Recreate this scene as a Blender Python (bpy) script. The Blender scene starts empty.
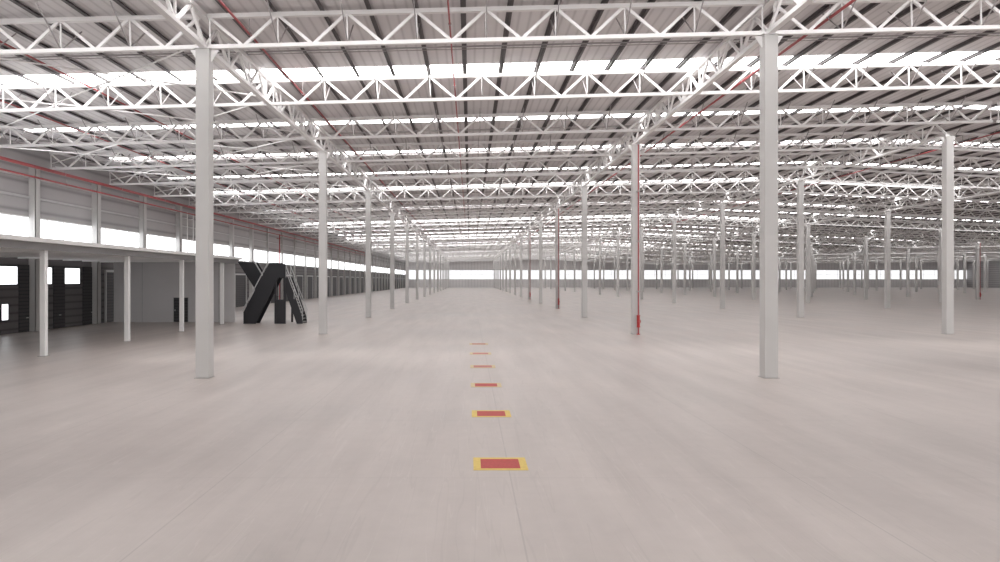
import bpy, bmesh, math, random
from mathutils import Vector, Matrix
random.seed(4)
S = bpy.context.scene
C = S.collection
S.view_settings.view_transform = 'Standard'
S.view_settings.exposure = .36
B_ = ['zeroth','first','second','third','fourth','fifth','sixth','seventh','eighth','ninth','tenth','eleventh','twelfth','thirteenth','fourteenth','fifteenth','sixteenth','seventeenth','eighteenth','nineteenth']
ORD = B_+['twentieth']+['twenty-'+w for w in B_[1:10]]+['thirtieth']+['thirty-'+w for w in B_[1:10]]+['fortieth']+['forty-'+w for w in B_[1:10]]

# ---------------------------------------------------------------- materials
def newmat(name):
    m = bpy.data.materials.new(name); m.use_nodes = True
    nt = m.node_tree; nt.nodes.clear()
    out = nt.nodes.new('ShaderNodeOutputMaterial')
    return m, nt, out
def paint(name, col, rough=0.5, var=0.12, scale=1.5, metal=0.0):
    m, nt, out = newmat(name)
    b = nt.nodes.new('ShaderNodeBsdfPrincipled')
    tc = nt.nodes.new('ShaderNodeTexCoord')
    n = nt.nodes.new('ShaderNodeTexNoise'); n.inputs['Scale'].default_value = scale; n.inputs['Detail'].default_value = 5
    nt.links.new(tc.outputs['Object'], n.inputs['Vector'])
    r = nt.nodes.new('ShaderNodeMix'); r.data_type = 'RGBA'
    r.inputs[6].default_value = tuple(c*(1-var) for c in col)+(1,)
    r.inputs[7].default_value = tuple(min(1, c*(1+var)) for c in col)+(1,)
    nt.links.new(n.outputs['Fac'], r.inputs[0])
    nt.links.new(r.outputs[2], b.inputs['Base Color'])
    b.inputs['Roughness'].default_value = rough; b.inputs['Metallic'].default_value = metal
    nt.links.new(b.outputs[0], out.inputs[0])
    return m
def glow(name, col, st):
    m, nt, out = newmat(name)
    e = nt.nodes.new('ShaderNodeEmission')
    tc = nt.nodes.new('ShaderNodeTexCoord')
    n = nt.nodes.new('ShaderNodeTexNoise'); n.inputs['Scale'].default_value = .6
    nt.links.new(tc.outputs['Object'], n.inputs['Vector'])
    mr = nt.nodes.new('ShaderNodeMapRange'); mr.inputs[3].default_value = st*.88; mr.inputs[4].default_value = st*1.12
    nt.links.new(n.outputs['Fac'], mr.inputs[0]); nt.links.new(mr.outputs[0], e.inputs['Strength'])
    e.inputs['Color'].default_value = col+(1,)
    nt.links.new(e.outputs[0], out.inputs[0])
    return m
def ribbed(name, c1, c2, axis, freq, rough=.6):
    m, nt, out = newmat(name)
    b = nt.nodes.new('ShaderNodeBsdfPrincipled')
    tc = nt.nodes.new('ShaderNodeTexCoord')
    w = nt.nodes.new('ShaderNodeTexWave'); w.wave_type = 'BANDS'; w.bands_direction = axis
    w.inputs['Scale'].default_value = freq; w.inputs['Distortion'].default_value = 0
    nt.links.new(tc.outputs['Object'], w.inputs['Vector'])
    p = nt.nodes.new('ShaderNodeMath'); p.operation = 'POWER'; p.inputs[1].default_value = 6
    nt.links.new(w.outputs['Fac'], p.inputs[0])
    n = nt.nodes.new('ShaderNodeTexNoise'); n.inputs['Scale'].default_value = .15; n.inputs['Detail'].default_value = 4
    nt.links.new(tc.outputs['Object'], n.inputs['Vector'])
    mx = nt.nodes.new('ShaderNodeMix'); mx.data_type = 'RGBA'
    mx.inputs[6].default_value = c1+(1,); mx.inputs[7].default_value = c2+(1,)
    nt.links.new(p.outputs[0], mx.inputs[0])
    h = nt.nodes.new('ShaderNodeHueSaturation')
    mr = nt.nodes.new('ShaderNodeMapRange'); mr.inputs[3].default_value = .85; mr.inputs[4].default_value = 1.12
    nt.links.new(n.outputs['Fac'], mr.inputs[0]); nt.links.new(mr.outputs[0], h.inputs['Value'])
    nt.links.new(mx.outputs[2], h.inputs['Color'])
    nt.links.new(h.outputs[0], b.inputs['Base Color']); b.inputs['Roughness'].default_value = rough
    nt.links.new(b.outputs[0], out.inputs[0])
    return m

M_white = paint('white steel paint', (.86,.85,.845), .42, .04)
M_col = paint('column paint', (.56,.55,.54), .5, .08, .7)
M_plate = paint('base plate steel', (.42,.41,.40), .6)
M_purlin = paint('dark purlin steel', (.095,.082,.085), .5, .15)
M_rod = paint('brace rod', (.36,.34,.34), .5)
M_red = paint('red pipe', (.36,.065,.07), .5)
M_redb = paint('bright red valve paint', (.46,.03,.03), .4)
M_black = paint('black stair steel', (.016,.016,.02), .4)
M_grey = paint('grey rail', (.5,.5,.5), .4)
M_beam = paint('grey edge beam', (.26,.255,.255), .5)
M_dark = ribbed('dock door dark', (.06,.058,.062), (.02,.02,.022), 'Z', 1.2)
M_ceil = ribbed('roof sheet underside', (.74,.72,.728), (.60,.58,.587), 'X', .7)
M_wallu = ribbed('upper wall cladding', (.44,.425,.43), (.28,.27,.27), 'Z', .3)
M_walll = ribbed('lower wall cladding', (.14,.13,.135), (.07,.07,.07), 'Z', .55)
M_wallf = ribbed('far wall cladding', (.90,.89,.89), (.80,.79,.79), 'X', .2)
M_part = paint('partition plaster', (.62,.605,.61), .7, .06, .5)
M_deck = paint('deck concrete', (.80,.79,.78), .7, .05)
M_sky = glow('translucent skylight sheet', (1,.985,.98), 8.5)
M_win = glow('window daylight', (.96,.98,1), 2.4)
M_winf = glow('far window daylight', (.98,.98,1), .9)
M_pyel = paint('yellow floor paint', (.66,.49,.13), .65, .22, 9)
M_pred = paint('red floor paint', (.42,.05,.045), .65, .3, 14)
M_pyel2 = paint('muted yellow floor paint', (.58,.47,.26), .65, .2, 9)  # farther squares: yellow and red blended toward the floor colour
M_pred2 = paint('muted red floor paint', (.44,.16,.14), .65, .3, 14)

def floor_mat():
    m, nt, out = newmat('concrete floor')
    L = nt.links.new
    b = nt.nodes.new('ShaderNodeBsdfPrincipled')
    tc = nt.nodes.new('ShaderNodeTexCoord')
    def noise(scale, det, vec=None, ms=None, ro=.55):
        n = nt.nodes.new('ShaderNodeTexNoise'); n.inputs['Scale'].default_value = scale; n.inputs['Detail'].default_value = det
        n.inputs['Roughness'].default_value = ro
        if ms:
            mp = nt.nodes.new('ShaderNodeMapping'); mp.inputs['Scale'].default_value = ms
            mp.inputs['Rotation'].default_value = (0,0,vec)
            L(tc.outputs['Object'], mp.inputs['Vector']); L(mp.outputs[0], n.inputs['Vector'])
        else: L(tc.outputs['Object'], n.inputs['Vector'])
        return n.outputs['Fac']
    def math_(op, a, bb, c=None):
        x = nt.nodes.new('ShaderNodeMath'); x.operation = op
        for i, v in enumerate((a, bb, c)):
            if v is None: continue
            if isinstance(v, (int, float)): x.inputs[i].default_value = v
            else: L(v, x.inputs[i])
        return x.outputs[0]
    n1 = noise(.11, 5, ro=.5); n2 = noise(.45, 4, .08, (2.2,.2,1), .5); n3 = noise(.5, 4, -.5, (1.9,.25,1), .5); n4 = noise(2.5, 5, ro=.6)
    f = math_('ADD', math_('MULTIPLY', n1, .48), math_('MULTIPLY', n2, .25))
    f = math_('ADD', f, math_('MULTIPLY', n3, .18)); f = math_('ADD', f, math_('MULTIPLY', n4, .09))
    cr = nt.nodes.new('ShaderNodeValToRGB')
    cr.color_ramp.elements[0].position = .36; cr.color_ramp.elements[0].color = (.335,.292,.272,1)
    cr.color_ramp.elements[1].position = .64; cr.color_ramp.elements[1].color = (.535,.477,.447,1)
    L(f, cr.inputs[0])
    sep = nt.nodes.new('ShaderNodeSeparateXYZ'); L(tc.outputs['Object'], sep.inputs[0])
    def joint(ax, off, per, w):
        a = math_('ADD', ax, off); a = math_('DIVIDE', a, per); a = math_('FRACT', a, 0)
        a = math_('SUBTRACT', a, .5); a = math_('ABSOLUTE', a, 0)
        return math_('LESS_THAN', a, w/per)
    j = math_('MAXIMUM', joint(sep.outputs[0], -.78+2.75+110, 5.5, .014), joint(sep.outputs[1], .3, 5.5, .008))
    mx = nt.nodes.new('ShaderNodeMix'); mx.data_type = 'RGBA'
    L(math_('MULTIPLY', j, .3), mx.inputs[0]); L(cr.outputs[0], mx.inputs[6]); mx.inputs[7].default_value = (.2,.18,.17,1)
    last = mx.outputs[2]
    for ang, ms, colr, wd, am in ((.75, (3.5,.12,1), (.65,.6,.57,1), .0045, .12), (-.35, (2.6,.10,1), (.2,.18,.17,1), .006, .10)):
        s1 = noise(.8, 2, ang, ms); s1 = math_('SUBTRACT', s1, .5); s1 = math_('ABSOLUTE', s1, 0); s1 = math_('LESS_THAN', s1, wd)
        mx2 = nt.nodes.new('ShaderNodeMix'); mx2.data_type = 'RGBA'
        L(math_('MULTIPLY', s1, am), mx2.inputs[0]); L(last, mx2.inputs[6]); mx2.inputs[7].default_value = colr
        last = mx2.outputs[2]
    L(last, b.inputs['Base Color'])
    L(math_('ADD', math_('MULTIPLY', n1, .3), .22), b.inputs['Roughness'])
    L(b.outputs[0], out.inputs[0])
    return m
M_floor = floor_mat()

# ---------------------------------------------------------------- mesh helpers
class MB:
    def __init__(s): s.v = []; s.f = []
    def box(s, x0, x1, y0, y1, z0, z1):
        b = len(s.v)
        s.v += [(x0,y0,z0),(x1,y0,z0),(x1,y1,z0),(x0,y1,z0),(x0,y0,z1),(x1,y0,z1),(x1,y1,z1),(x0,y1,z1)]
        s.f += [tuple(b+i for i in q) for q in ((0,3,2,1),(4,5,6,7),(0,1,5,4),(1,2,6,5),(2,3,7,6),(3,0,4,7))]
        return s
    def quad(s, *p):
        b = len(s.v); s.v += list(p); s.f.append(tuple(range(b, b+len(p)))); return s
    def bar(s, p, q, w, h, up=(0,0,1)):
        p = Vector(p); q = Vector(q); d = (q-p).normalized(); u = Vector(up)
        if abs(d.dot(u)) > .99: u = Vector((0,1,0))
        a = d.cross(u).normalized()*(w/2); c = a.cross(d).normalized()*(h/2)
        b = len(s.v)
        for e in (p, q):
            for k in (-a-c, a-c, a+c, -a+c): s.v.append(tuple(e+k))
        s.f += [tuple(b+i for i in t) for t in ((0,1,2,3),(7,6,5,4),(0,4,5,1),(1,5,6,2),(2,6,7,3),(3,7,4,0))]
        return s
    def tube(s, p, q, r, n=10):
        p = Vector(p); q = Vector(q); d = (q-p).normalized()
        u = Vector((0,0,1)) if abs(d.z) < .9 else Vector((1,0,0))
        a = d.cross(u).normalized(); c = d.cross(a)
        b = len(s.v)
        for e in (p, q):
            for i in range(n):
                t = 2*math.pi*i/n; s.v.append(tuple(e+(a*math.cos(t)+c*math.sin(t))*r))
        for i in range(n): s.f.append((b+i, b+(i+1)%n, b+n+(i+1)%n, b+n+i))
        s.f.append(tuple(b+i for i in range(n-1,-1,-1))); s.f.append(tuple(b+n+i for i in range(n)))
        return s
    def torus(s, c, R, r, n=14, m=6, nrm='x'):
        b = len(s.v)
        for i in range(n):
            for j in range(m):
                t = 2*math.pi*i/n; u = 2*math.pi*j/m
                a = (R+r*math.cos(u))*math.cos(t); e = (R+r*math.cos(u))*math.sin(t); k = r*math.sin(u)
                s.v.append((c[0]+k, c[1]+a, c[2]+e) if nrm == 'x' else (c[0]+a, c[1]+k, c[2]+e))
        for i in range(n):
            for j in range(m):
                s.f.append((b+i*m+j, b+((i+1)%n)*m+j, b+((i+1)%n)*m+(j+1)%m, b+i*m+(j+1)%m))
        return s
    def mesh(s, name, mat):
        me = bpy.data.meshes.new(name); me.from_pydata(s.v, [], s.f); me.materials.append(mat)
        bm = bmesh.new(); bm.from_mesh(me); bmesh.ops.recalc_face_normals(bm, faces=bm.faces); bm.to_mesh(me); bm.free()
        me.update(); return me
    def build(s, name, mat, parent=None, bev=0):
        o = bpy.data.objects.new(name, s.mesh(name, mat)); C.objects.link(o)
        if parent: o.parent = parent
        if bev:
            md = o.modifiers.new('bevel', 'BEVEL'); md.width = bev; md.segments = 2
        return o
def tag(o, label, cat, group=None):
    o['label'] = label; o['category'] = cat
    if group: o['group'] = group
    return o
def thing(name, loc, label, cat, group=None):
    o = bpy.data.objects.new(name, None); C.objects.link(o); o.location = loc; o.empty_display_size = .3
    return tag(o, label, cat, group)
def struct(o): o['kind'] = 'structure'; return o
def dup(root, loc, label):
    r = root.copy(); C.objects.link(r); r.location = loc; r['label'] = label
    for ch in list(root.children):
        c = ch.copy(); C.objects.link(c); c.parent = r
    return r

# ---------------------------------------------------------------- layout
NL, NR = 12, 15
X0, BX = -10.35, 22.0
Y1, BY = 27.3, 22.0
YE = Y1+NR*BY
XW = X0-BX           # left wall line
LX = [X0+BX*i for i in range(NL)]
RIDGE = LX[2]
VAL = LX[5]
XR = LX[-1]+BX
def hb(x):           # underside of trusses
    if x <= RIDGE: return 12.8+.025*(x-X0)
    top = 12.8+.025*(RIDGE-X0)
    if x <= VAL: return top-.042*(x-RIDGE)
    return top-.042*(VAL-RIDGE)+.012*(x-VAL)
TD = 1.35
def seen(x, y, m=.80): return x < y*m+3
def tilt(xl): return -math.atan((hb(xl+BX-.01)-hb(xl))/(BX-.01))

# floor
struct(MB().quad((XW-.4,-25,0),(XR,-25,0),(XR,YE+.4,0),(XW-.4,YE+.4,0)).build('floor', M_floor))

# ceiling with skylight gaps
strips = []
y = Y1-2*11-2.4; k = 0
while y < YE-3:
    w = 1.0 if k == 3 else .45
    strips.append((y-w, y+w)); y += 11; k += 1
xs = [XW-.4, XW+2.5]+LX+[XR]
mb = MB()
def roofz(x): return hb(x)+TD+.15
seg = []; prev = -25
for a, b in strips: seg.append((prev, a)); prev = b
seg.append((prev, YE+.4))
def has_sky(i, k):
    if i == 0: return False
    if i < 5: return True
    return k % 2 == 0
for i in range(len(xs)-1):
    xa, xb = xs[i], xs[i+1]
    for a, b in seg:
        mb.quad((xa,a,roofz(xa)),(xb,a,roofz(xb)),(xb,b,roofz(xb)),(xa,b,roofz(xa)))
    for k, (a, b) in enumerate(strips):
        if not has_sky(i, k): mb.quad((xa,a,roofz(xa)),(xb,a,roofz(xb)),(xb,b,roofz(xb)),(xa,b,roofz(xa)))
struct(mb.build('ceiling', M_ceil))
wn = 1
for k, (a, b) in enumerate(strips):
    mb = MB()
    for i in range(len(xs)-1):
        if not has_sky(i, k): continue
        xa, xb = xs[i], xs[i+1]
        mb.quad((xa,a,roofz(xa)),(xb,a,roofz(xb)),(xb,b,roofz(xb)),(xa,b,roofz(xa)))
    struct(mb.build('window_%d' % wn, M_sky)); wn += 1

# ---- left wall
XI = XW-.25
mb = MB()
mb.box(XI-.25, XI, -25, YE+.4, 0, 6.45)
struct(mb.build('wall_left', M_walll))
mb = MB(); mb.box(XI-.25, XI, -25, YE+.4, 8.5, roofz(XW)+.02)
struct(mb.build('wall_left_upper', M_wallu))
PS = 8.6
pil = [52-PS*3+PS*i for i in range(0, 40) if 52-PS*3+PS*i < YE-1]
for i in range(len(pil)-1):
    a, b = pil[i], pil[i+1]
    w = struct(MB().quad((XI-.12,a,6.45),(XI-.12,b,6.45),(XI-.12,b,8.5),(XI-.12,a,8.5)).build('window_%d' % wn, M_win)); wn += 1
    f = MB(); f.box(XI-.15, XI-.04, a, b, 6.45, 6.55); f.box(XI-.15, XI-.04, a, b, 8.4, 8.5)
    for k in range(1, 4): f.box(XI-.14, XI-.06, a+(b-a)*k/4-.025, a+(b-a)*k/4+.025, 6.55, 8.4)
    struct(f.build('window_frame', M_white, w))
for i, y in enumerate(pil):
    mb = MB()
    hh = .3 if y < 110 else .18; dd = .5 if y < 110 else .3
    mb.box(XI, XI+dd, y-hh, y-hh+.05, 0, hb(XW)-.02).box(XI, XI+dd, y+hh-.05, y+hh, 0, hb(XW)-.02).box(XI+.12, XI+.18, y-hh+.05, y+hh-.05, 0, hb(XW)-.02)
    mb.box(XI+dd-.04, XI+dd, y-hh, y+hh, 0, hb(XW)-.02)
    o = mb.build('wall_column', M_col)
    tag(o, 'pale steel wall column standing against the left wall, %s pier along it' % ORD[i+1], 'column', 'steel columns along the left wall')
# girts
tn = 1
for z in (9.9, 11.4):
    struct(MB().box(XI, XI+.14, -20, YE, z-.08, z+.08).build('trim_%d' % tn, M_grey)); tn += 1
# dock doors
dn = 1
for i in range(len(pil)-1):
    if pil[i] < 60: continue
    c = (pil[i]+pil[i+1])/2
    d = MB().box(XI, XI+.06, c-2.3, c+2.3, 0, 4.5)
    for k in range(1, 8): d.box(XI+.06, XI+.08, c-2.25, c+2.25, k*.56-.02, k*.56+.02)
    o = struct(d.build('door_%d' % dn, M_dark)); dn += 1
    f = MB().box(XI, XI+.12, c-2.5, c-2.3, 0, 4.7).box(XI, XI+.12, c+2.3, c+2.5, 0, 4.7).box(XI, XI+.12, c-2.3, c+2.3, 4.5, 4.7)
    struct(f.build('door_frame', M_grey, o))
# small windows and dark doors beneath the mezzanine
for yc, w, z0, z1 in ((49.2,2.3,3.5,4.75),(53.7,1.6,3.5,4.75),(57.2,2.4,3.5,4.75),(49.0,.7,1.0,2.1),(63.0,.9,1.8,3.6)):
    o = struct(MB().box(XI, XI+.03, yc-w/2, yc+w/2, z0, z1).build('window_%d' % wn, M_win)); wn += 1
    f = MB()
    for a, b, c, d in ((yc-w/2-.08, yc-w/2, z0-.08, z1+.08), (yc+w/2, yc+w/2+.08, z0-.08, z1+.08), (yc-w/2, yc+w/2, z0-.08, z0), (yc-w/2, yc+w/2, z1, z1+.08)):
        f.box(XI, XI+.07, a, b, c, d)
    struct(f.build('window_frame', M_dark, o))
for yc, w in ((46.6,2.2),(51.4,1.7),(55.5,1.5),(60.2,2.6)):
    d = MB().box(XI, XI+.06, yc-w/2, yc+w/2, 0, 4.9)
    for k in range(1, 8): d.box(XI+.06, XI+.08, yc-w/2, yc+w/2, k*.6-.02, k*.6+.02)
    o = struct(d.build('door_%d' % dn, M_dark)); dn += 1
    struct(MB().box(XI+.08, XI+.13, yc-.12, yc+.12, 1.0, 1.06).build('door_handle', M_grey, o))

# ---- far wall, right wall
W0, W1 = 4.2, 8.8
mb = MB()
mb.box(XW-.4, XR, YE, YE+.3, 0, W0).box(XW-.4, XR, YE, YE+.3, W1, W1+.5)
for i in range(len(xs)-1):
    xa, xb = xs[i], xs[i+1]
    mb.quad((xa,YE,W1+.5),(xb,YE,W1+.5),(xb,YE,roofz(xb)),(xa,YE,roofz(xa)))
struct(mb.build('wall_far', M_wallf))
ys_ = [XW-.4]+LX+[XR]
for i in range(len(ys_)-1):
    xa, xb = ys_[i], ys_[i+1]
    o = struct(MB().quad((xa,YE+.1,W0),(xb,YE+.1,W0),(xb,YE+.1,W1),(xa,YE+.1,W1)).build('window_%d' % wn, M_winf)); wn += 1
    f = MB()
    for k in range(0, 5): f.box(xa+(xb-xa)*k/4-.05, xa+(xb-xa)*k/4+.05, YE+.02, YE+.08, W0, W1)
    f.box(xa, xb, YE+.03, YE+.06, 6.55, 6.63)
    struct(f.build('window_frame', M_white, o))
mb = MB().box(XR, XR+.3, -25, YE+.4, 0, roofz(XR)+.02)
struct(mb.build('wall_right', M_wallu))

# ---------------------------------------------------------------- columns
CW = .26
for li, x in enumerate(LX):
    H = hb(x)
    sm = pm = cm = None
    for r in range(NR):
        y = Y1+BY*r
        if not seen(x, y): continue
        lab = 'light grey steel column in the %s row, on the %s line from the left wall' % (ORD[r+1], ORD[li+1])
        if r == 0 and li == 0: lab = 'nearest left steel column, grey-white, standing alone on the open floor'
        if r == 0 and li == 1: lab = 'nearest right steel column, grey-white, tallest one right of the floor markings'
        if r == 1 and li == 1: lab = 'light steel column with a red riser pipe beside it, closest such column'
        t = thing('steel_column', (x, y, 0), lab, 'column', 'steel columns of the hall')
        if sm is None:
            a = MB()
            a.box(-CW, CW, -CW, CW, .02, H-.04)
            o1 = a.build('shaft', M_col, t, .02)
            o2 = MB().box(-.3,.3,-.3,.3,0,.02).build('base_plate', M_plate, t)
            c = MB().box(-.34,.34,-.29,.29,H-.04,H)
            for sx in (-1, 1):
                c.quad((sx*CW,-.03,H-.04),(sx*.55,-.03,H-.04),(sx*CW,-.03,H-.5)); c.quad((sx*CW,.03,H-.04),(sx*CW,.03,H-.5),(sx*.55,.03,H-.04))
            o3 = c.build('cap_plate', M_white, t)
            sm, pm, cm = o1, o2, o3
        else:
            for s_ in (sm, pm, cm):
                c = s_.copy(); C.objects.link(c); c.parent = t

# ---------------------------------------------------------------- transverse trusses
TL = BX-.34
NP = 8
PP = TL/NP
DG = []
for k in range(NP):
    DG.append(((k*PP+.05,0,TD-.12),((k+.5)*PP,0,.08))); DG.append((((k+.5)*PP,0,.08),((k+1)*PP-.05,0,TD-.12)))
VT = [((k*PP,0,.1),(k*PP,0,TD-.12)) for k in range(0, NP+1)]
VT[0] = ((.06,0,.1),(.06,0,TD-.12)); VT[-1] = ((TL-.06,0,.1),(TL-.06,0,TD-.12))
BR = [((k*PP, 0, .1), (k*PP, s*1.5, TD+.0)) for k in range(1, NP) for s in (-1, 1)]
def truss_parts(near, t):
    MB().box(0, TL, -.10, .10, TD-.16, TD).build('top_chord', M_white, t)
    MB().box(0, TL, -.09, .09, 0, .15).build('bottom_chord', M_white, t)
    if near:
        for a, b in DG: MB().bar(a, b, .11, .10, (0,1,0)).build('web_diagonal', M_white, t)
        for a, b in VT: MB().bar(a, b, .05, .05, (0,1,0)).build('web_post', M_white, t)
        for a, b in BR: MB().bar(a, b, .04, .04).build('flange_brace', M_rod, t)
    else:
        m = MB()
        for a, b in DG: m.bar(a, b, .11, .10, (0,1,0))
        for a, b in VT: m.bar(a, b, .05, .05, (0,1,0))
        for a, b in BR: m.bar(a, b, .04, .04)
        m.build('web', M_white, t)
proto = {}
TS = 8.8
nt_ = 0; rest = MB(); k = 0
while Y1+TS*k < YE-2:
    y = Y1+TS*k
    for b in range(NL+1):
        xl = XW if b == 0 else LX[b-1]
        if not seen(xl+2, y): continue
        near = y < 62
        ang = tilt(xl)
        x = xl+.17; z = hb(xl)-.17*math.tan(ang)
        nt_ += 1
        if nt_ > 300:
            R = Matrix.Translation((x,y,z)) @ Matrix.Rotation(ang, 4, 'Y')
            n0 = len(rest.v)
            rest.box(.25, TL-.25, -.1, .1, TD-.17, TD).box(.25, TL-.25, -.09, .09, .06, .2)
            for p_, q_ in DG[1:-1]: rest.bar(p_, q_, .1, .09, (0,1,0))
            rest.v[n0:] = [tuple(R @ Vector(v)) for v in rest.v[n0:]]
            continue
        lab = 'white lattice truss crossing the %s bay from the left wall, %s truss from the front' % (ORD[b+1], ORD[k+1])
        if near not in proto:
            t = thing('roof_truss', (x, y, z), lab, 'roof truss', 'white trusses crossing the hall')
            truss_parts(near, t); proto[near] = t
        else:
            t = dup(proto[near], (x, y, z), lab)
        t.rotation_euler = (0, ang, 0)
    k += 1
if rest.v:
    o = rest.build('distant_roof_trusses', M_white)
    tag(o, 'mass of tiny white roof trusses crowded before the far wall', 'roof truss'); o['kind'] = 'stuff'

# plan bracing between trusses in the bay along the left wall
bp = {}
xl = XW
for k in range(9):
    y = Y1+TS*k
    if not seen(xl, y+TS): continue
    for s in (0, 1):
        lab = 'thin white %s diagonal brace near the left wall, %s panel from the front' % (('lower', 'upper')[s], ORD[k+1])
        if s not in bp:
            m = MB()
            if s == 0: m.tube((.4,.25,.26),(BX/2,TS-.25,.26),.035,8).tube((BX/2,TS-.25,.26),(BX-.4,.25,.26),.035,8)
            else: m.tube((.4,TS-.25,.42),(BX/2,.25,.42),.035,8).tube((BX/2,.25,.42),(BX-.4,TS-.25,.42),.035,8)
            bp[s] = m.build('diagonal_brace', M_white); o = bp[s]
        else: o = bp[s].copy(); C.objects.link(o)
        o.location = (xl, y, hb(xl)); o.rotation_euler = (0, tilt(xl), 0)
        tag(o, lab, 'brace', 'white diagonal braces between trusses')

# ---------------------------------------------------------------- lengthwise girders on column lines
GL = BY
def girder_parts(near, t):
    p = GL/8
    MB().box(-.12, .12, 0, GL, TD-.17, TD).build('top_chord', M_white, t)
    MB().box(-.12, .12, 0, GL, 0, .17).build('bottom_chord', M_white, t)
    dg = []
    for k in range(8):
        dg.append(((0,k*p+.05,.13),(0,(k+.5)*p,TD-.13))); dg.append(((0,(k+.5)*p,TD-.13),(0,(k+1)*p-.05,.13)))
    vt = [((0,k*p,.13),(0,k*p,TD-.13)) for k in range(1, 8)]
    if near:
        for a, b in dg: MB().bar(a, b, .12, .11, (1,0,0)).build('web_diagonal', M_white, t)
        for a, b in vt: MB().bar(a, b, .08, .08, (1,0,0)).build('web_post', M_white, t)
    else:
        m = MB()
        for a, b in dg: m.bar(a, b, .12, .11, (1,0,0))
        for a, b in vt: m.bar(a, b, .08, .08, (1,0,0))
        m.build('web', M_white, t)
proto = {}
for li, x in enumerate(LX):
    for r in range(-1, NR):
        y = Y1+BY*r
        if not (seen(x, y+BY) if r < 0 else seen(x, y)): continue
        near = r < 2
        if r == -1: lab = 'white lengthwise girder over the %s column line, in front of the nearest row' % ORD[li+1]
        elif r == NR-1: lab = 'white lengthwise girder over the %s column line, last one before the far wall' % ORD[li+1]
        else: lab = 'white lengthwise girder over the %s column line, between %s and %s rows' % (ORD[li+1], ORD[r+1], ORD[r+2])
        if near not in proto:
            t = thing('girder_truss', (x, y, hb(x)), lab, 'girder', 'white lengthwise girders on the columns')
            girder_parts(near, t); proto[near] = t
        else: dup(proto[near], (x, y, hb(x)), lab)

# ---------------------------------------------------------------- purlins
pm = None
NPU = 12
for b in range(NL+1):
    for k in range(NPU):
        x = XW+BX*b+BX*(k+.5)/NPU
        lab = 'dark lengthwise roof purlin, %s of twelve in the %s bay from the left wall' % (ORD[k+1], ORD[b+1])
        z = hb(x)+TD+.005
        if pm is None:
            m = MB().box(-.035,.035,0,YE-4,0,.125).box(-.035,.11,0,YE-4,0,.02).box(-.11,.035,0,YE-4,.105,.125)
            pm = m.build('roof_purlin', M_purlin); o = pm
        else:
            o = pm.copy(); C.objects.link(o)
        o.location = (x, 3.9, z)
        tag(o, lab, 'purlin', 'dark purlins under the roof sheeting')
# bridging rods tying the purlins together
bm_ = None
for k in range(9):
    for b in range(4):
        xl = XW if b == 0 else LX[b-1]
        y = Y1+TS*(k+.5)
        if not seen(xl, y): continue
        lab = 'thin grey tie rod across the %s bay, %s rod line from the front' % (ORD[b+1], ORD[k+1])
        if bm_ is None:
            bm_ = MB().bar((.2,0,0),(BX-.2,0,0),.05,.06).bar((.2,.35,.0),(BX-.2,.35,0),.03,.03).bar((.2,0,0),(.2,.37,0),.03,.03).bar((BX-.2,0,0),(BX-.2,.37,0),.03,.03).build('tie_rod', M_rod); o = bm_
        else: o = bm_.copy(); C.objects.link(o)
        o.location = (xl, y, hb(xl)+TD-.03)
        o.rotation_euler = (0, tilt(xl), 0)
        tag(o, lab, 'tie rod', 'tie rods between the purlins')

# ---------------------------------------------------------------- sprinkler pipes
pipes = [(14.2, 10.35, .06, 'red sprinkler main running lengthwise just right of the second column line'),
         (-.8, 10.1, .035, 'red sprinkler pipe running lengthwise above the middle of the floor markings'),
         (-8.7, 9.7, .045, 'red sprinkler pipe running lengthwise just right of the first column line'),
         (-19.5, 9.9, .045, 'red sprinkler pipe running lengthwise over the mezzanine edge'),
         (-25.5, 9.75, .045, 'red sprinkler pipe running lengthwise above the middle of the mezzanine deck'),
         (-31.3, 8.15, .12, 'thick red fire main along the left wall, upper of the two'),
         (-31.1, 7.35, .07, 'thin red pipe along the left wall, lower of the two'),
         (38.0, 10.6, .05, 'red sprinkler pipe running lengthwise right of the third column line')]
for x, h, r, lab in pipes:
    t = thing('sprinkler_pipe', (x, 8, 3.8+h), lab, 'pipe', 'red sprinkler pipes under the roof')
    MB().tube((0,0,0), (0,200,0), r, 8).build('pipe', M_red, t)
    for k in range(8):
        m = MB(); yy = 19.3+TS*k+.3; top = hb(x)+TD-3.8-h if x > -30 else .35
        m.bar((0,yy,r-.01),(0,yy,max(top,.3)),.03,.03)
        m.torus((0,yy,0), r+.02, .015, 10, 5, 'y')
        m.build('hanger', M_rod, t)

# fire risers
ri = [(1,1,'red fire riser pipe beside the second-row column, largest riser in view'),(1,3,'red fire riser on the fourth-row column of the second line'),
      (1,5,'red fire riser on the sixth-row column of the second line'),
      (5,5,'red fire riser standing far right beside a sixth-row column')]
for li, r, lab in ri:
    x = LX[li]; y = Y1+BY*r
    t = thing('fire_riser', (x+.1, y-.46, 0), lab, 'fire riser', 'red fire risers on columns')
    MB().tube((0,0,0),(0,0,hb(x)-.1),.045,12).build('pipe', M_red, t)
    MB().tube((0,0,.0),(0,0,.05),.13,12).build('foot_flange', M_redb, t)
    MB().tube((0,0,.55),(0,0,1.3),.1,12).tube((0,0,.5),(0,0,.56),.13,12).tube((0,0,1.28),(0,0,1.34),.13,12).build('valve_body', M_redb, t)
    MB().torus((0,-.24,.92),.11,.018,14,6,'y').bar((-.11,-.24,.92),(.11,-.24,.92),.02,.02).tube((0,-.1,.92),(0,-.25,.92),.025,8).build('valve_wheel', M_redb, t)
    for z in (3, 6.5, 10): MB().box(-.09,.09,-.07,.195,z-.04,z+.04).build('bracket', M_plate, t)

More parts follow.
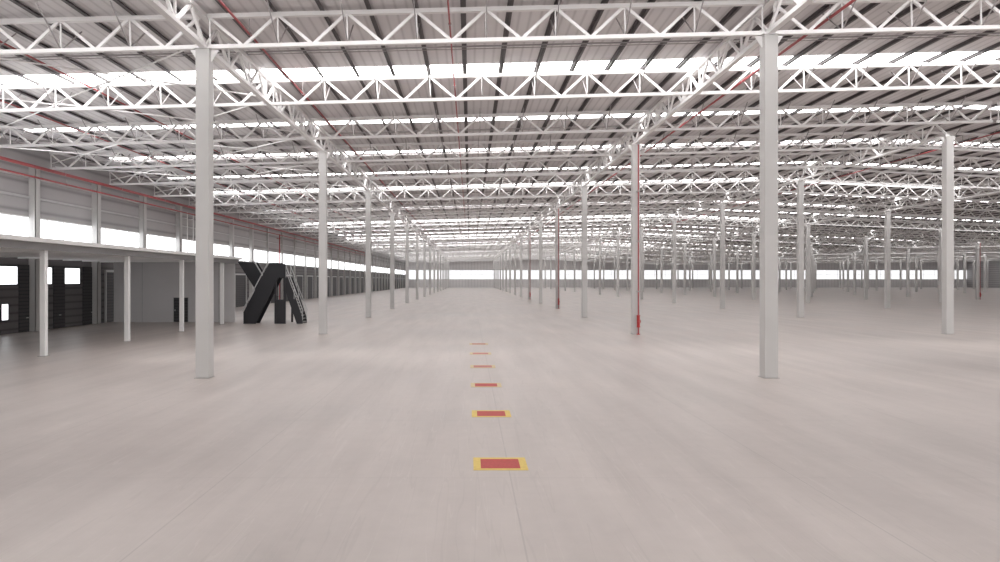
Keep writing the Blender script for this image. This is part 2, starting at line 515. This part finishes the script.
# wall drops and conduits
for y, c, m, lab, n in ((79.5,.05,M_white,'thin white conduit rising on the left wall above the mezzanine end, nearer of two','conduit'),
                  (81.2,.05,M_white,'thin white conduit rising on the left wall above the mezzanine end, farther of two','conduit'),
                  (118,.09,M_red,'red riser pipe dropping down the left wall beyond the black stairs','pipe')):
    o = MB().tube((XI+.5,y,0),(XI+.5,y,11.5),c,8)
    for z in (1,4,7.5,10.8): o.box(XI,XI+.5,y-.05,y+.05,z-.04,z+.04)
    tag(o.build('wall_conduit' if n == 'conduit' else 'wall_riser_pipe', m), lab, n)

# ---------------------------------------------------------------- floor markings
labs = ['red square with yellow border painted on the floor, closest and largest one']
labs += ['red and yellow painted floor square, %s one counting away from the nearest' % ORD[i] for i in range(2, 9)]
for i in range(6):
    y = 14.47+5.42*i
    t = thing('floor_marking', (.62-.02*i, y, 0), labs[i], 'floor marking', 'red and yellow squares painted in a line')
    m = MB(); w, d, iw, id_ = .55, .5, .40, .37
    z = .006
    m.box(-w,-iw,-d,d,.001,z).box(iw,w,-d,d,.001,z).box(-iw,iw,-d,-id_,.001,z).box(-iw,iw,id_,d,.001,z)
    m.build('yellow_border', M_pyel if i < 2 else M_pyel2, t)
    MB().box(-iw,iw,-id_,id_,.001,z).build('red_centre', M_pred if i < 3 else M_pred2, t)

# ---------------------------------------------------------------- mezzanine
DX0, DX1, DY0, DY1, DZ = XI+.52, -20.9, 22, 63.4, 5.83
t = thing('mezzanine_deck', (DX1, DY1, 0), 'white topped mezzanine deck along the left wall, carried on slim posts', 'mezzanine')
def rel(m, ox=DX1, oy=DY1):
    m.v = [(a-ox, b-oy, c) for a, b, c in m.v]; return m
rel(MB().box(DX0, DX1+.25, DY0, DY1, DZ-.2, DZ)).build('slab', M_deck, t)
rel(MB().box(DX1-.18, DX1-.02, DY0, DY1, DZ-.56, DZ-.2)).build('edge_beam', M_beam, t)
rel(MB().box(DX0, DX1-.18, DY1-.2, DY1, DZ-.5, DZ-.2)).build('end_beam', M_grey, t)
y = DY0+.2
while y < DY1-1:
    rel(MB().box(DX0, DX1-.18, y-.06, y+.06, DZ-.5, DZ-.2)).build('joist', M_white, t); y += 2.75
pl = ['closest slim white post under the mezzanine edge','second slim white post under the mezzanine edge','third slim white post under the mezzanine edge','fourth slim white post under the mezzanine edge, nearest the stairs']
for i, y in enumerate((34.9, 43.4, 51.6, 60)):
    t = thing('mezzanine_post', (-21.25, y, 0), pl[i], 'post', 'slim posts under the mezzanine')
    MB().box(-.13,.13,-.13,.13,.03,DZ-.5).build('shaft', M_white, t, .01)
    MB().box(-.2,.2,-.2,.2,0,.03).build('base_plate', M_plate, t)
# partition at the far end
PY = DY1-.35
mb = MB()
dx0, dx1 = -26.75, -25.35
mb.box(XI+.52, dx0, PY, PY+.15, 0, DZ-.5).box(dx1, DX1-.3, PY, PY+.15, 0, DZ-.5).box(dx0, dx1, PY, PY+.15, 2.25, DZ-.5)
struct(mb.build('wall_partition', M_part))
for xx in (-29.5, -24.2, -22.6):
    struct(MB().box(xx-.04, xx+.04, PY-.03, PY, 0, DZ-.5).build('trim_%d' % tn, M_grey)); tn += 1
o = struct(MB().box(dx0+.05, dx1-.05, PY+.03, PY+.1, .01, 2.2).build('door_%d' % dn, M_dark)); dn += 1
struct(MB().box(dx0+.15, dx0+.2, PY-.02, PY+.03, 1.0, 1.15).build('door_handle', M_grey, o))
struct(MB().box(dx0, dx0+.05, PY-.02, PY+.12, 0, 2.25).box(dx1-.05, dx1, PY-.02, PY+.12, 0, 2.25).box(dx0+.05, dx1-.05, PY-.02, PY+.12, 2.2, 2.25).build('door_frame', M_grey, o))

# ---------------------------------------------------------------- black stairs
SX, SY = -20.5, 62.0
t = thing('black_staircase', (SX, SY, 0), 'black steel staircase with solid slanted side panels at the mezzanine end', 'staircase')
def slab(pts, ya, yb, name='balustrade_panel', mat=None):
    n = len(pts); m = MB()
    m.v = [(p[0], ya, p[1]) for p in pts]+[(p[0], yb, p[1]) for p in pts]
    m.f = [tuple(range(n)), tuple(range(2*n-1, n-1, -1))]+[(i, n+i, n+(i+1)%n, (i+1)%n) for i in range(n)]
    return m.build(name, mat or M_black, t)
def treads(x0, z0, x1, z1, ya, yb, n):
    for i in range(n):
        xx = x0+(x1-x0)*(i+.5)/n; zz = z0+(z1-z0)*(i+.8)/n
        MB().box(xx-.15, xx+.15, ya, yb, zz-.04, zz).build('tread', M_plate, t)
def rail(a, b, r=.045, nm='handrail', mt=None):
    MB().tube(a, b, r, 8).build(nm, mt or M_grey, t)
# upper flight, deck to middle landing
up = [(-.15, 5.4), (1.25, 5.4), (2.4, 3.5), (2.4, 2.5), (1.7, 2.5)]
slab(up, .25, .32); slab(up, 1.5, 1.57); treads(.5, 5.2, 2.2, 2.8, .33, 1.49, 12)
rail((1.3,.2,5.52),(2.45,.2,3.6))
MB().box(1.6, 3.1, .05, 1.6, 2.4, 2.5).build('landing', M_black, t)
# lower flight, floor to high landing
lo = [(.85, 0), (1.9, 0), (2.3, .8), (3.9, 4.0), (3.9, 5.3), (3.1, 5.3), (.85, 1.0)]
slab(lo, -1.3, -1.23); slab(lo, -.08, -.01); treads(1.3, .1, 3.6, 4.2, -1.22, -.09, 18)
rail((.8,-1.35,1.15),(3.05,-1.35,5.4))
MB().box(3.5, 4.5, -1.25, 1.5, 3.95, 4.05).build('landing', M_black, t)
MB().box(3.9, 4.5, -1.3, -1.26, 4.05, 5.2).build('landing_guard', M_black, t)
# flight down at the right with slimmer stringers and railings
rt = [(4.3, 4.05), (4.75, 4.05), (5.95, .4), (5.95, 0), (5.45, 0), (4.3, 3.3)]
for ya in (-1.2, .4):
    slab(rt, ya, ya+.07, 'stringer')
    rail((4.5,ya,5.05),(6.0,ya,1.1)); rail((4.5,ya,4.6),(6.0,ya,.65), .03, 'mid_rail')
    for q in (0, .5, 1):
        MB().bar((4.5+1.45*q,ya,4.0-3.7*q),(4.5+1.45*q,ya,5.05-3.85*q),.05,.05,(0,1,0)).build('baluster', M_grey, t)
treads(4.6, 3.7, 5.85, .1, -1.12, .39, 13)
for a, b, h in ((3.0,1.5,2.4),(3.6,-1.15,3.95),(4.4,-1.15,3.95),(4.4,1.4,3.95)):
    MB().box(a-.08,a+.08,b-.08,b+.08,0,h).build('leg', M_black, t)
MB().box(3.68, 4.32, -1.2, -1.14, 0, 2.1).build('lower_panel', M_black, t)

# ---------------------------------------------------------------- world, camera
w = bpy.data.worlds.new('world'); S.world = w; w.use_nodes = True
bg = w.node_tree.nodes['Background']; bg.inputs[0].default_value = (1,.985,.985,1); bg.inputs[1].default_value = 1.4
cam = bpy.data.cameras.new('camera'); co = bpy.data.objects.new('camera', cam); C.objects.link(co)
co.location = (0,0,3.8); co.rotation_euler = (math.pi/2,0,0)
cam.lens = 25.2; cam.sensor_width = 36; cam.shift_x = .03; cam.shift_y = -.001; cam.clip_end = 1000
S.camera = co
